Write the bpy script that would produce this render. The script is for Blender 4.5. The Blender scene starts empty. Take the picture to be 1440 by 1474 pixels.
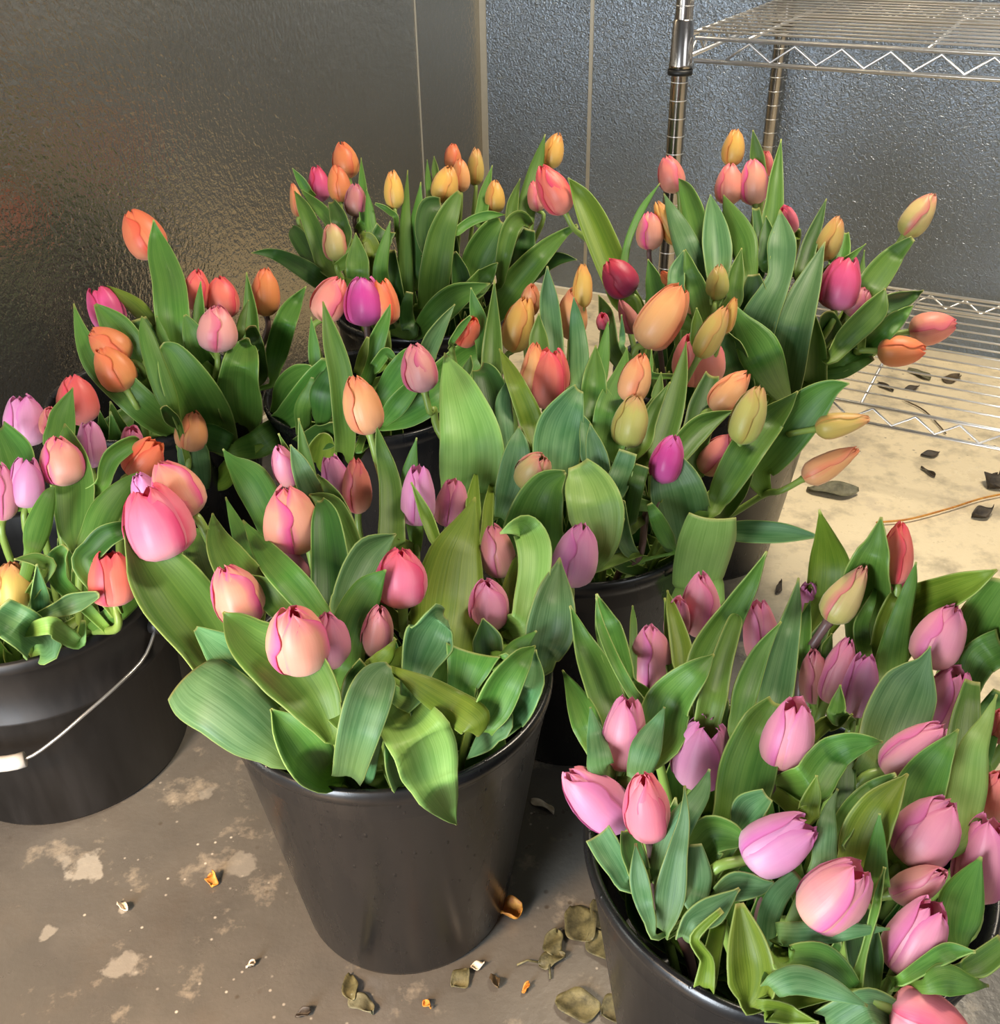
import bpy, math, random
import numpy as np
from mathutils import Vector, Matrix
random.seed(7)
PI = math.pi
scene = bpy.context.scene
COL = scene.collection

# ------------------------------------------------------------------ camera
PITCH, ROLL, F, H = 0.55788, -0.018557, 1486.73, 0.86023
CX, CY = 720.0, 737.0
fw = np.array([0, math.cos(PITCH), -math.sin(PITCH)])
_r = np.array([1.0, 0, 0]); _u = np.cross(_r, fw)
rt = math.cos(ROLL)*_r + math.sin(ROLL)*_u
up = -math.sin(ROLL)*_r + math.cos(ROLL)*_u
CAM = np.array([0, 0, H])
cd = bpy.data.cameras.new('camera'); co = bpy.data.objects.new('camera', cd); COL.objects.link(co)
M = Matrix(((rt[0], up[0], -fw[0], 0), (rt[1], up[1], -fw[1], 0), (rt[2], up[2], -fw[2], H), (0, 0, 0, 1)))
co.matrix_world = M
cd.sensor_fit = 'HORIZONTAL'; cd.sensor_width = 36; cd.lens = 36*F/1440.0
cd.clip_start = 0.02
scene.camera = co

def ray(x, y):
    d = fw + rt*((x-CX)/F) - up*((y-CY)/F)
    return d                       # unit depth along the view axis
def on_floor(x, y, z=0.0):
    d = ray(x, y); return CAM + d*((z-H)/d[2])
def depth_of(P): return float((np.array(P)-CAM) @ fw)

# ------------------------------------------------------------------ helpers
def mesh_obj(name, verts, faces, mat=None, parent=None, uvs=None, smooth=True, solid=0):
    me = bpy.data.meshes.new(name)
    me.from_pydata([tuple(map(float, v)) for v in verts], [], faces)
    if uvs is not None:
        ul = me.uv_layers.new(name='UVMap')
        vi = np.empty(len(me.loops), dtype=np.int32); me.loops.foreach_get('vertex_index', vi)
        ul.data.foreach_set('uv', np.array(uvs, dtype=np.float32)[vi].ravel())
    if smooth: me.polygons.foreach_set('use_smooth', [True]*len(me.polygons))
    if mat: me.materials.append(mat)
    o = bpy.data.objects.new(name, me); COL.objects.link(o)
    if parent: o.parent = parent
    if solid:
        md = o.modifiers.new('thickness', 'SOLIDIFY'); md.thickness = solid; md.offset = 0
    return o
def tag(o, label=None, cat=None, group=None, kind=None):
    if label: o['label'] = label
    if cat: o['category'] = cat
    if group: o['group'] = group
    if kind: o['kind'] = kind
    return o
def empty(name, loc, label, cat, group=None):
    o = bpy.data.objects.new(name, None); COL.objects.link(o)
    o.location = loc; o.empty_display_size = 0.02
    return tag(o, label, cat, group)
class MB:
    def __init__(s): s.v = []; s.f = []
    def add(s, v, f):
        k = len(s.v); s.v += [tuple(map(float, q)) for q in v]; s.f += [tuple(i+k for i in t) for t in f]
    def box(s, c, size, ax=None):
        c = np.array(c, float); ax = ax if ax is not None else np.eye(3)
        hs = np.array(size)/2.0
        vs = [c + ax[0]*hs[0]*i + ax[1]*hs[1]*j + ax[2]*hs[2]*k for i in (-1, 1) for j in (-1, 1) for k in (-1, 1)]
        s.add(vs, [(0, 1, 3, 2), (4, 6, 7, 5), (0, 4, 5, 1), (2, 3, 7, 6), (0, 2, 6, 4), (1, 5, 7, 3)])
    def tube(s, pts, r, n=10, caps=True):
        pts = [np.array(p, float) for p in pts]; rr = r if hasattr(r, '__len__') else [r]*len(pts)
        T = []
        for i in range(len(pts)):
            t = pts[min(i+1, len(pts)-1)] - pts[max(i-1, 0)]; T.append(t/(np.linalg.norm(t)+1e-9))
        a = np.array([0, 0, 1.0]) if abs(T[0][2]) < .9 else np.array([1.0, 0, 0])
        nrm = np.cross(T[0], a); nrm /= np.linalg.norm(nrm)
        vs = []
        for i, p in enumerate(pts):
            nrm = nrm - T[i]*(nrm @ T[i]); nrm /= np.linalg.norm(nrm); b = np.cross(T[i], nrm)
            for k in range(n):
                an = 2*PI*k/n; vs.append(p + rr[i]*(math.cos(an)*nrm + math.sin(an)*b))
        fs = []
        for i in range(len(pts)-1):
            for k in range(n):
                fs.append((i*n+k, i*n+(k+1) % n, (i+1)*n+(k+1) % n, (i+1)*n+k))
        if caps:
            fs.append(tuple(range(n-1, -1, -1))); fs.append(tuple((len(pts)-1)*n+k for k in range(n)))
        s.add(vs, fs)
    def lathe(s, prof, c=(0, 0, 0), n=72):
        vs = []; c = np.array(c, float)
        for (r, z) in prof:
            for k in range(n):
                a = 2*PI*k/n; vs.append(c + np.array([r*math.cos(a), r*math.sin(a), z]))
        fs = []
        for i in range(len(prof)-1):
            for k in range(n): fs.append((i*n+k, i*n+(k+1) % n, (i+1)*n+(k+1) % n, (i+1)*n+k))
        s.add(vs, fs)
    def build(s, name, mat, parent=None, smooth=True):
        return mesh_obj(name, s.v, s.f, mat, parent, smooth=smooth)
def catmull(P, n):
    P = np.array(P, float); m = len(P)
    if m == 2: return np.array([P[0]+(P[1]-P[0])*t for t in np.linspace(0, 1, n)])
    Q = np.vstack([2*P[0]-P[1], P, 2*P[-1]-P[-2]])
    out = []
    for t in np.linspace(0, m-1, n):
        i = min(int(t), m-2); u = t-i
        a, b, c, d = Q[i], Q[i+1], Q[i+2], Q[i+3]
        out.append(.5*((2*b)+(-a+c)*u+(2*a-5*b+4*c-d)*u*u+(-a+3*b-3*c+d)*u**3))
    return np.array(out)

# ------------------------------------------------------------------ materials
def lin(h):
    h = h.lstrip('#'); c = [int(h[i:i+2], 16)/255 for i in (0, 2, 4)]
    return tuple(((x/12.92) if x <= .04045 else ((x+.055)/1.055)**2.4) for x in c)+(1,)
class NT:
    def __init__(s, name):
        s.m = bpy.data.materials.new(name); s.m.use_nodes = True
        s.t = s.m.node_tree; s.b = s.t.nodes['Principled BSDF']; s.out = s.t.nodes['Material Output']
    def n(s, ty, **kw):
        nd = s.t.nodes.new(ty)
        for k, v in kw.items(): setattr(nd, k, v)
        return nd
    def l(s, a, b): s.t.links.new(a, b)
    def val(s, sock, v):
        if hasattr(v, 'is_linked') or hasattr(v, 'links'): s.l(v, sock)
        else: sock.default_value = v
    def math(s, op, a, b=0.0, clamp=False):
        nd = s.n('ShaderNodeMath', operation=op); nd.use_clamp = clamp
        s.val(nd.inputs[0], a); s.val(nd.inputs[1], b); return nd.outputs[0]
    def mix(s, fac, a, b, mode='MIX'):
        nd = s.n('ShaderNodeMix', data_type='RGBA', blend_type=mode)
        s.val(nd.inputs[0], fac); s.val(nd.inputs[6], a); s.val(nd.inputs[7], b); return nd.outputs[2]
    def ramp(s, fac, stops, interp='LINEAR'):
        nd = s.n('ShaderNodeValToRGB'); nd.color_ramp.interpolation = interp
        el = nd.color_ramp.elements
        while len(el) < len(stops): el.new(.5)
        for e, (p, c) in zip(el, stops): e.position = p; e.color = c
        s.val(nd.inputs[0], fac); return nd.outputs[0]
    def noise(s, vec, scale, detail=3, rough=.5, dim='3D'):
        nd = s.n('ShaderNodeTexNoise'); nd.inputs['Scale'].default_value = scale
        nd.inputs['Detail'].default_value = detail; nd.inputs['Roughness'].default_value = rough
        s.l(vec, nd.inputs['Vector']); return nd.outputs[0]
    def mapping(s, vec, scale=(1, 1, 1), loc=(0, 0, 0), rot=(0, 0, 0)):
        nd = s.n('ShaderNodeMapping'); nd.inputs['Scale'].default_value = scale
        nd.inputs['Location'].default_value = loc; nd.inputs['Rotation'].default_value = rot
        s.l(vec, nd.inputs['Vector']); return nd.outputs[0]
    def bump(s, h, strength, dist):
        nd = s.n('ShaderNodeBump'); nd.inputs['Strength'].default_value = strength
        nd.inputs['Distance'].default_value = dist; s.l(h, nd.inputs['Height']); return nd.outputs[0]
    def p(s, **kw):
        for k, v in kw.items(): s.val(s.b.inputs[k.replace('_', ' ')], v)
        return s
BW = lambda v: (v, v, v, 1)

# petals: pigment varies along (v) and across (u) each petal
PET = {  # body, edge, base, tip
 'or': ('#e88648', '#ee7a4a', '#dc9450', '#e8603a'),
 'ao': ('#f07c4c', '#ee5a38', '#f09a74', '#ee6a34'),
 'co': ('#ee6e5c', '#e8405c', '#ee9484', '#e8404a'),
 'ye': ('#e4b24e', '#e49a44', '#c8a850', '#e68a48'),
 'go': ('#cdac56', '#d09a4c', '#b8a850', '#dc7c58'),
 'gg': ('#c2b85e', '#b8a44c', '#a8b054', '#d08060'),
 'gp': ('#d2b874', '#d87870', '#b4b45c', '#e27a74'),
 'pe': ('#efa868', '#ee8c5c', '#e4a878', '#e6663e'),
 'sa': ('#ee8c78', '#e8687c', '#eeae90', '#e65c68'),
 'pp': ('#f0a284', '#ea4a94', '#eeb49c', '#ea5a74'),
 'sp': ('#eb9c94', '#dc5c84', '#d8a4a8', '#e06480'),
 'hp': ('#ee7490', '#ee3a78', '#f0a0a8', '#f04858'),
 'hm': ('#e44e86', '#cc2a5e', '#e483b4', '#d22c50'),
 'mg': ('#d63a8e', '#c02a74', '#d860a8', '#e070b4'),
 'mr': ('#b82850', '#c02040', '#8c3468', '#d83048'),
 'ma': ('#e68ea0', '#d8689c', '#e6a698', '#de729c'),
 'mp': ('#e89296', '#e06ca8', '#e8aa90', '#e278a0'),
 'li': ('#de90b8', '#d26cae', '#e2a8bc', '#d674ae'),
 'lk': ('#ee8cb0', '#e882c0', '#e49ad4', '#f08090'),
 'cp': ('#f07e8e', '#ec5a80', '#f0949c', '#f06870'),
 'du': ('#c47a72', '#bc5c78', '#b48c74', '#c86078'),
}
def petal_mat(key):
    body, edge, base, tip = PET[key]
    m = NT('petal '+key)
    uv = m.n('ShaderNodeUVMap').outputs[0]
    sp = m.n('ShaderNodeSeparateXYZ'); m.l(uv, sp.inputs[0])
    u, v = sp.outputs[0], sp.outputs[1]
    e = m.math('ABSOLUTE', m.math('SUBTRACT', m.math('MULTIPLY', u, 2.0), 1.0))
    st = m.noise(m.mapping(uv, (26, 1.6, 1)), 1.0, 4, .6)
    st2 = m.noise(m.mapping(uv, (5, 2.4, 1)), 1.0, 2, .5)
    c = m.mix(m.ramp(v, [(0.0, BW(1)), (.30, BW(.35)), (.5, BW(0))]), lin(body), lin(base))
    tipf = m.math('ADD', v, m.math('MULTIPLY', m.math('SUBTRACT', st2, .5), .35))
    c = m.mix(m.ramp(tipf, [(.72, BW(0)), (1.08 if 0 else 1.0, BW(.75))]), c, lin(tip))
    ed = m.math('ADD', e, m.math('MULTIPLY', m.math('SUBTRACT', st2, .5), .3))
    c = m.mix(m.ramp(ed, [(.52, BW(0)), (.84, BW(.85)), (1, BW(1))]), c, lin(edge))
    c = m.mix(m.ramp(e, [(.93, BW(0)), (1, BW(.45))]), c, m.mix(1.0, lin(edge), lin('#b04a50'), 'MULTIPLY'))
    c = m.mix(m.math('MULTIPLY', m.ramp(st, [(.35, BW(0)), (.75, BW(1))]), .16), c, lin('#fff0d8'), 'SOFT_LIGHT')
    oi = m.n('ShaderNodeObjectInfo')
    hs = m.n('ShaderNodeHueSaturation')
    m.l(m.math('ADD', m.math('MULTIPLY', oi.outputs['Random'], .012), .494), hs.inputs['Hue'])
    m.l(m.math('ADD', m.math('MULTIPLY', oi.outputs['Random'], .14), .93), hs.inputs['Value'])
    hs.inputs['Saturation'].default_value = .97
    m.l(c, hs.inputs['Color']); c = hs.outputs[0]
    m.p(Base_Color=c, Roughness=.42, Normal=m.bump(st, .25, .0006))
    m.b.inputs['Sheen Weight'].default_value = .15
    m.b.inputs['Specular IOR Level'].default_value = .4
    tr = m.n('ShaderNodeBsdfTranslucent'); m.l(c, tr.inputs['Color'])
    mx = m.n('ShaderNodeMixShader'); mx.inputs[0].default_value = .22
    m.l(m.b.outputs[0], mx.inputs[1]); m.l(tr.outputs[0], mx.inputs[2]); m.l(mx.outputs[0], m.out.inputs[0])
    return m.m
PM = {k: petal_mat(k) for k in PET}
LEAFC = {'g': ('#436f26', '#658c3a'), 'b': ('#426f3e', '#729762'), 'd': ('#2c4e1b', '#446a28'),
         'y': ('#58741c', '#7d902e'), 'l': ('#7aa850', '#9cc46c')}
def leaf_mat(key):
    a, b = LEAFC[key]
    m = NT('leaf '+key)
    uv = m.n('ShaderNodeUVMap').outputs[0]
    sp = m.n('ShaderNodeSeparateXYZ'); m.l(uv, sp.inputs[0]); u, v = sp.outputs[0], sp.outputs[1]
    e = m.math('ABSOLUTE', m.math('SUBTRACT', m.math('MULTIPLY', u, 2.0), 1.0))
    veins = m.noise(m.mapping(uv, (34, .9, 1)), 1.0, 3, .55)
    cl = m.noise(m.mapping(uv, (3, 3, 1)), 1.0, 3, .5)
    c = m.mix(m.ramp(m.math('ADD', m.math('MULTIPLY', veins, .6), m.math('MULTIPLY', cl, .4)), [(.36, BW(0)), (.66, BW(1))]), lin(a), lin(b))
    c = m.mix(m.ramp(v, [(0.0, BW(.55)), (.4, BW(0))]), c, lin('#8fa83e'))
    c = m.mix(m.ramp(e, [(.955, BW(0)), (.995, BW(.6))]), c, lin('#a9bb68'))
    c = m.mix(m.ramp(v, [(.965, BW(0)), (1, BW(.6))]), c, lin('#c9bf70'))
    oi = m.n('ShaderNodeObjectInfo'); hs = m.n('ShaderNodeHueSaturation')
    m.l(m.math('ADD', m.math('MULTIPLY', oi.outputs['Random'], .03), .485), hs.inputs['Hue'])
    m.l(m.math('ADD', m.math('MULTIPLY', oi.outputs['Random'], .3), .84), hs.inputs['Value'])
    m.l(c, hs.inputs['Color']); c = hs.outputs[0]
    m.p(Base_Color=c, Roughness=m.math('ADD', m.math('MULTIPLY', cl, .2), .40), Normal=m.bump(veins, .3, .0008))
    m.b.inputs['Specular IOR Level'].default_value = .38
    tr = m.n('ShaderNodeBsdfTranslucent')
    m.l(m.mix(.5, c, lin('#9ac030')), tr.inputs['Color'])
    mx = m.n('ShaderNodeMixShader'); mx.inputs[0].default_value = .14
    m.l(m.b.outputs[0], mx.inputs[1]); m.l(tr.outputs[0], mx.inputs[2]); m.l(mx.outputs[0], m.out.inputs[0])
    return m.m
LM = {k: leaf_mat(k) for k in LEAFC}
def simple(name, col, rough=.5, metal=0.0, **kw):
    m = NT(name)
    tc = m.n('ShaderNodeTexCoord').outputs['Object']
    nz = m.noise(tc, 60, 3)
    m.p(Base_Color=m.mix(m.math('MULTIPLY', nz, .35), lin(col), m.mix(1.0, lin(col), BW(.6), 'MULTIPLY')), Roughness=rough, Metallic=metal, **kw)
    return m.m
STEM = simple('green stem', '#86a04a', .4)
STEMP = simple('purple stem', '#6f5450', .42)
CHROME = simple('chrome wire', '#eceae8', .3, .9)
CHROME2 = simple('chrome post', '#b4b0ac', .22, 1.0)
RUBBER = simple('black sleeve', '#121212', .5)
WHITEP = simple('white plastic grip', '#d8d2c8', .4)
WIRE = simple('galvanised bail wire', '#b8b8b4', .3, .8)

def bucket_mat(name, col, rough, wet):
    m = NT(name)
    tc = m.n('ShaderNodeTexCoord').outputs['Object']
    drip = m.noise(m.mapping(tc, (14, 14, 2.2)), 1.6, 4, .6)
    fine = m.noise(tc, 900, 2)
    dr = m.n('ShaderNodeTexVoronoi'); dr.inputs['Scale'].default_value = 95
    m.l(m.mapping(tc, (1, 1, .55)), dr.inputs['Vector'])
    drops = m.ramp(dr.outputs['Distance'], [(.0, BW(1)), (.16, BW(0))])
    m.p(Base_Color=m.mix(m.ramp(drip, [(.42, BW(0)), (.7, BW(1))]), lin(col), lin('#24211f')),
        Roughness=m.ramp(drip, [(.3, BW(rough)), (.7, BW(rough+.16))]),
        Normal=m.bump(m.math('ADD', m.math('MULTIPLY', drops, wet), m.math('MULTIPLY', fine, .06)), .35, .0015))
    m.b.inputs['Specular IOR Level'].default_value = .55
    return m.m
BLACK = bucket_mat('wet black plastic', '#151618', .2, 1.2)
MATTE = bucket_mat('matt black plastic', '#0d0c0c', .4, 0.0)

# ------------------------------------------------------------------ room
YAW = -0.50206
e1 = np.array([math.cos(YAW), math.sin(YAW), 0]); e2 = np.array([-math.sin(YAW), math.cos(YAW), 0]); ez = np.array([0, 0, 1.0])
POST = np.array([0.27547, 1.61994, 0]); DEP = 0.55817; ZB, ZT = 0.13743, 0.64892
W0 = POST + e2*(DEP+.03)          # a point of the back wall at floor level
CORNER = W0 - e1*0.6631

def wall_mat(name, base, rough, sc, bs=.42, bd=.004, zs=.62):
    m = NT(name)
    tc = m.n('ShaderNodeTexCoord').outputs['Object']
    vor = m.n('ShaderNodeTexVoronoi', feature='SMOOTH_F1'); vor.inputs['Scale'].default_value = sc
    wob = m.n('ShaderNodeTexNoise'); wob.inputs['Scale'].default_value = sc*.6; m.l(tc, wob.inputs['Vector'])
    v = m.n('ShaderNodeVectorMath', operation='MULTIPLY_ADD'); m.l(wob.outputs[1], v.inputs[0]); v.inputs[1].default_value = (.018,)*3; m.l(tc, v.inputs[2])
    m.l(m.mapping(v.outputs[0], (1, 1, zs)), vor.inputs['Vector'])
    big = m.noise(tc, 2.2, 3)
    h = m.math('ADD', vor.outputs['Distance'], m.math('MULTIPLY', m.noise(tc, sc*2.3, 2), .35))
    m.p(Base_Color=m.mix(big, lin(base), m.mix(1.0, lin(base), BW(.82), 'MULTIPLY')), Metallic=.92, Roughness=rough,
        Normal=m.bump(h, bs, bd))
    return m.m
WALL_L = wall_mat('embossed steel left', '#b4ad9f', .2, 150, .36, .004)
WALL_B = wall_mat('embossed steel back', '#8c959f', .34, 200, .68, .0034, 1.15)
SEAM = simple('steel seam strip', '#b5ae9e', .5, .35)

def quad_box(name, p0, p1, thick_dir, t, z0, z1, mat):
    mb = MB(); a = np.array(p0, float); b = np.array(p1, float); td = np.array(thick_dir)*t
    vs = []
    for q in (a, b, b+td, a+td):
        for z in (z0, z1): vs.append((q[0], q[1], z))
    mb.add(vs, [(0, 2, 3, 1), (2, 4, 5, 3), (4, 6, 7, 5), (6, 0, 1, 7), (1, 3, 5, 7), (0, 6, 4, 2)])
    o = mb.build(name, mat, smooth=False); tag(o, kind='structure'); return o
quad_box('wall_back', CORNER, CORNER+e1*3.2, e2, .06, 0, 2.3, WALL_B)
quad_box('wall_left', CORNER-e2*4.6, CORNER+e2*.06, -e1, .06, 0, 2.3, WALL_L)
for i, (t, w) in enumerate(((-.8374+.6631, None), (0.006, .016), (.2636, .007), (1.55, .006))):
    if w is None: continue
    q = CORNER+e1*t; 
    quad_box('trim_%d' % (i+1), q-e1*w/2, q+e1*w/2, -e2, .004, 0, 2.3, SEAM)
qs = CORNER-e2*.26
quad_box('trim_5', qs-e2*.0012, qs+e2*.0012, e1, .0018, 0, 2.3, SEAM)

quad_box('baseboard_back', CORNER+e1*.01, CORNER+e1*3.2, -e2, .012, 0, .016, simple('cream sealant strip', '#e6dcc4', .5))
quad_box('baseboard_left', CORNER-e2*4.6, CORNER-e2*.012, e1, .010, 0, .012, bpy.data.materials['cream sealant strip'])
def floor_mat():
    m = NT('stained concrete')
    tc = m.n('ShaderNodeTexCoord').outputs['Object']
    n1 = m.noise(tc, 2.6, 6, .6); n2 = m.noise(tc, 16, 5, .65); n3 = m.noise(tc, 140, 3, .6)
    g = m.mix(m.ramp(n1, [(.38, BW(0)), (.62, BW(1))]), lin('#524f4a'), lin('#6c675f'))
    # cream pool of lamp light around the shelving, painted into the floor colour
    sx = m.n('ShaderNodeSeparateXYZ'); m.l(tc, sx.inputs[0])
    lim = m.math('ADD', m.math('ADD', m.math('MULTIPLY', sx.outputs[0], .8), m.math('MULTIPLY', sx.outputs[1], .45)), m.math('MULTIPLY', n1, .12))
    c = m.mix(m.ramp(lim, [(.78, BW(0)), (.92, BW(1))]), g, lin('#e2d2b0'))
    c = m.mix(m.ramp(n2, [(.50, BW(0)), (.72, BW(.55))]), c, lin('#575047'))
    c = m.mix(m.ramp(m.noise(tc, 9, 6, .7), [(.56, BW(0)), (.66, BW(.5))]), c, lin('#bcae98'))
    sp = m.n('ShaderNodeTexVoronoi'); sp.inputs['Scale'].default_value = 70; m.l(tc, sp.inputs['Vector'])
    spk = m.ramp(sp.outputs['Distance'], [(.05, BW(1)), (.13, BW(0))])
    gate = m.ramp(m.noise(tc, 5, 3), [(.5, BW(0)), (.6, BW(1))])
    c = m.mix(m.math('MULTIPLY', m.math('MULTIPLY', spk, gate), .7), c, lin('#ddd3c2'))
    sp2 = m.n('ShaderNodeTexVoronoi'); sp2.inputs['Scale'].default_value = 42; m.l(m.mapping(tc, (1, 1, 1), (3, 7, 0)), sp2.inputs['Vector'])
    spk2 = m.ramp(sp2.outputs['Distance'], [(.06, BW(1)), (.13, BW(0))])
    gate2 = m.ramp(m.noise(m.mapping(tc, (1, 1, 1), (5, 1, 0)), 6, 4), [(.5, BW(0)), (.58, BW(1))])
    c = m.mix(m.math('MULTIPLY', m.math('MULTIPLY', spk2, gate2), .7), c, lin('#3f3326'))
    # dried white splashes
    wob = m.n('ShaderNodeTexNoise'); wob.inputs['Scale'].default_value = 55; wob.inputs['Detail'].default_value = 5; m.l(tc, wob.inputs['Vector'])
    for (px, py, r, s) in ((128, 1250, .024, .75), (348, 1243, .018, .5), (95, 1238, .012, .5), (178, 1388, .02, .5), (70, 1342, .01, .5), (178, 1308, .007, .8), (300, 1142, .01, .4), (440, 1000, .01, .4)):
        P = on_floor(px, py)
        d = m.n('ShaderNodeVectorMath', operation='DISTANCE'); m.l(tc, d.inputs[0]); d.inputs[1].default_value = (P[0], P[1], 0)
        dd = m.math('ADD', m.math('DIVIDE', d.outputs['Value'], r), m.math('MULTIPLY', wob.outputs[0], 2.6))
        c = m.mix(m.math('MULTIPLY', m.math('SUBTRACT', 1.0, m.math('MULTIPLY', m.math('SUBTRACT', dd, 1.85), 4.0, True), True), s), c, lin('#a09a8e'))
    m.p(Base_Color=c, Roughness=m.ramp(n2, [(.3, BW(.22)), (.7, BW(.5))]), Normal=m.bump(m.math('ADD', n3, m.math('MULTIPLY', n2, 1.2)), .25, .0015))
    m.b.inputs['Specular IOR Level'].default_value = .5
    return m.m
mb = MB(); mb.add([(-4, -3.5, 0), (4, -3.5, 0), (4, 4, 0), (-4, 4, 0), (-4, -3.5, -.05), (4, -3.5, -.05), (4, 4, -.05), (-4, 4, -.05)],
                  [(0, 1, 2, 3), (7, 6, 5, 4), (0, 4, 5, 1), (1, 5, 6, 2), (2, 6, 7, 3), (3, 7, 4, 0)])
tag(mb.build('floor', floor_mat(), smooth=False), kind='structure')

# ------------------------------------------------------------------ wire shelving unit
def shelf_unit():
    root = empty('wire_shelving_unit', tuple(POST), 'chrome wire shelving unit with grooved posts standing at the back right by the metal wall', 'shelf')
    inv = lambda P: np.array(P)-POST
    L = 1.22
    for (a, b) in ((0, 0), (0, DEP), (L, 0), (L, DEP)):
        base = e1*a+e2*b
        mb = MB(); mb.lathe([(.0, .02), (.0122, .02), (.0127, .0205), (.0127, 1.4995), (.0122, 1.5), (.0, 1.5)], base, 32)
        po = mb.build('post', CHROME2, root)
        gr = MB(); z = .03
        while z < 1.49:
            gr.lathe([(.0126, z-.0009), (.0131, z-.0003), (.0131, z+.0003), (.0126, z+.0009)], base, 32); z += .0254
        g_ = gr.build('groove_rings', CHROME, po)
        f = MB(); f.lathe([(.0, 0), (.019, 0), (.019, .006), (.008, .012), (.008, .03), (0, .03)], base, 20); f.build('levelling_foot', CHROME2, po)
        for zz in (ZB, ZT):
            c = MB(); c.lathe([(.013, zz-.042), (.0175, zz-.042), (.0175, zz-.036), (.0168, zz-.034), (.0150, zz+.022), (.013, zz+.024)], base, 24); c.build('corner_collar', CHROME2, root)
            c = MB(); c.lathe([(.0128, zz-.050), (.0185, zz-.050), (.0185, zz-.0425), (.0128, zz-.0425)], base, 24); c.build('plastic_sleeve', RUBBER, root)
    for zz in (ZB, ZT):
        fr = MB(); z2 = zz-.030
        i = .016
        P = [e1*i, e1*(L-i), e1*(L-i)+e2*DEP, e1*i+e2*DEP]
        segs = [(e1*.02, e1*(L-.02)), (e1*.02+e2*DEP, e1*(L-.02)+e2*DEP), (e2*.02, e2*(DEP-.02)), (e1*L+e2*.02, e1*L+e2*(DEP-.02))]
        for (a, b) in segs:
            fr.tube([a+ez*zz, b+ez*zz], .0032, 8); fr.tube([a+ez*z2, b+ez*z2], .0032, 8)
            d = b-a; ln = np.linalg.norm(d); n = int(round(ln/.068)); zig = []
            for k in range(n*2+1):
                zig.append(a + d*(.04+.92*k/(2*n)) + ez*(zz-.004 if k % 2 else z2+.003))
            fr.tube(zig, .0021, 6)
        sh = fr.build('shelf_frame', CHROME, root)
        wr = MB(); nW = 15
        for k in range(1, nW):
            q = e2*(DEP*k/nW); wr.tube([e1*.004+q+ez*(zz+.004), e1*(L-.004)+q+ez*(zz+.004)], .0017, 6)
        wr.build('shelf_wires', CHROME, sh)
        cr = MB()
        for k in (.335*.28+.0, .335, .66, .98):
            cr.tube([e1*k+ez*(zz), e1*k+e2*DEP+ez*(zz)], .0026, 6)
        cr.build('cross_wires', CHROME, sh)
shelf_unit()
DATA = {}
DATA['B6'] = r'''
L g 445,280,14 433,260,12 421,242,0
L g 525,320,16 522,270,12 520,227,0
L g 622,290,14 617,260,10 615,230,0
L g 632,270,10 627,245,10 625,225,0
T 652,245 652,205 24 or c | small orange tulip, highest in the left clump of the far bucket beside the corner seam
T 684,268 685,211 24 go c | green-gold tulip bud standing right of the orange clump in the far bucket
T 503,258 490,203 36 or c | orange tulip, tallest on the left side of the far bucket
T 432,313 421,262 20 pe b | slim peach tulip half hidden by a leaf, leftmost in the far bucket
T 790,243 804,190 30 ye c | golden tulip at the right end of the far bucket, highest of all its blooms
T 663,278 663,226 26 pe c | orange-striped tulip wedged between two golden ones in the far bucket
T 463,291 455,237 31 hm c | pink closed tulip left of the orange pair in the far bucket
T 492,292 484,236 31 or c | orange tulip overlapping the tallest orange bloom of the far bucket
L g 535,340,20 532,300,12 528,273,0
L g 570,312,8 555,300,8 540,293,3
L g 485,330,16 465,305,18 448,288,12 434,273,0
L d 495,340,24 488,315,24 478,290,10
T 513,313 511,262 30 du c p | dusty coral tulip on a purple stem in the far bucket
T 569,302 564,243 27 ye c | lone pale yellow tulip in the middle of the far bucket
L g 752,340,30 760,290,26 773,240,20 785,193,0
L g 692,320,18 698,280,16 709,238,0
T 712,308 713,258 28 ye c | golden tulip peeping over a flat leaf, right of the clump in the far bucket
T 775,305 768,258 26 sa c | small salmon tulip behind the drooping pink one near the wall seam
L g 735,330,18 738,295,16 749,257,0
L g 600,400,26 600,330,24 606,262,0
L g 585,440,24 583,380,22 584,310,14 587,245,0
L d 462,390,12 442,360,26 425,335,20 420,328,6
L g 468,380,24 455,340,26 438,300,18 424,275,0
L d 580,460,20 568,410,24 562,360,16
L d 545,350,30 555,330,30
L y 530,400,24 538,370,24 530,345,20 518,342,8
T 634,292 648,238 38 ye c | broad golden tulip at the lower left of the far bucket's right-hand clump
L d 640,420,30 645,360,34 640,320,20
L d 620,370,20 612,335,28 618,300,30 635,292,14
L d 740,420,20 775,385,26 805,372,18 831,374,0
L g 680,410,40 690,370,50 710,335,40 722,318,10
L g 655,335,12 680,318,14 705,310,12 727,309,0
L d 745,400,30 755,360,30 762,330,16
L g 720,410,10 725,370,22 735,330,26 750,315,22 765,325,10
L g 715,450,30 745,405,40 780,365,30 810,338,14 832,325,6
L d 665,430,30 662,395,26 653,363,8
L g 680,420,30 700,395,26 717,378,0
L g 620,455,36 625,400,44 635,340,40 650,300,26 662,276,6
L g 555,440,24 548,390,22 555,350,14 562,318,0
T 487,377 477,319 36 gp c | pale green tulip with red seam, lowest in the far bucket
L g 516,410,30 515,375,32 512,335,0
L d 475,415,24 445,392,28 410,372,20 385,364,12 362,364,0
L g 600,480,20 630,450,40 660,425,36 706,408,0
L d 560,480,24 545,450,24 530,420,10
L d 590,478,24 585,450,20 590,420,10
'''
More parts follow.
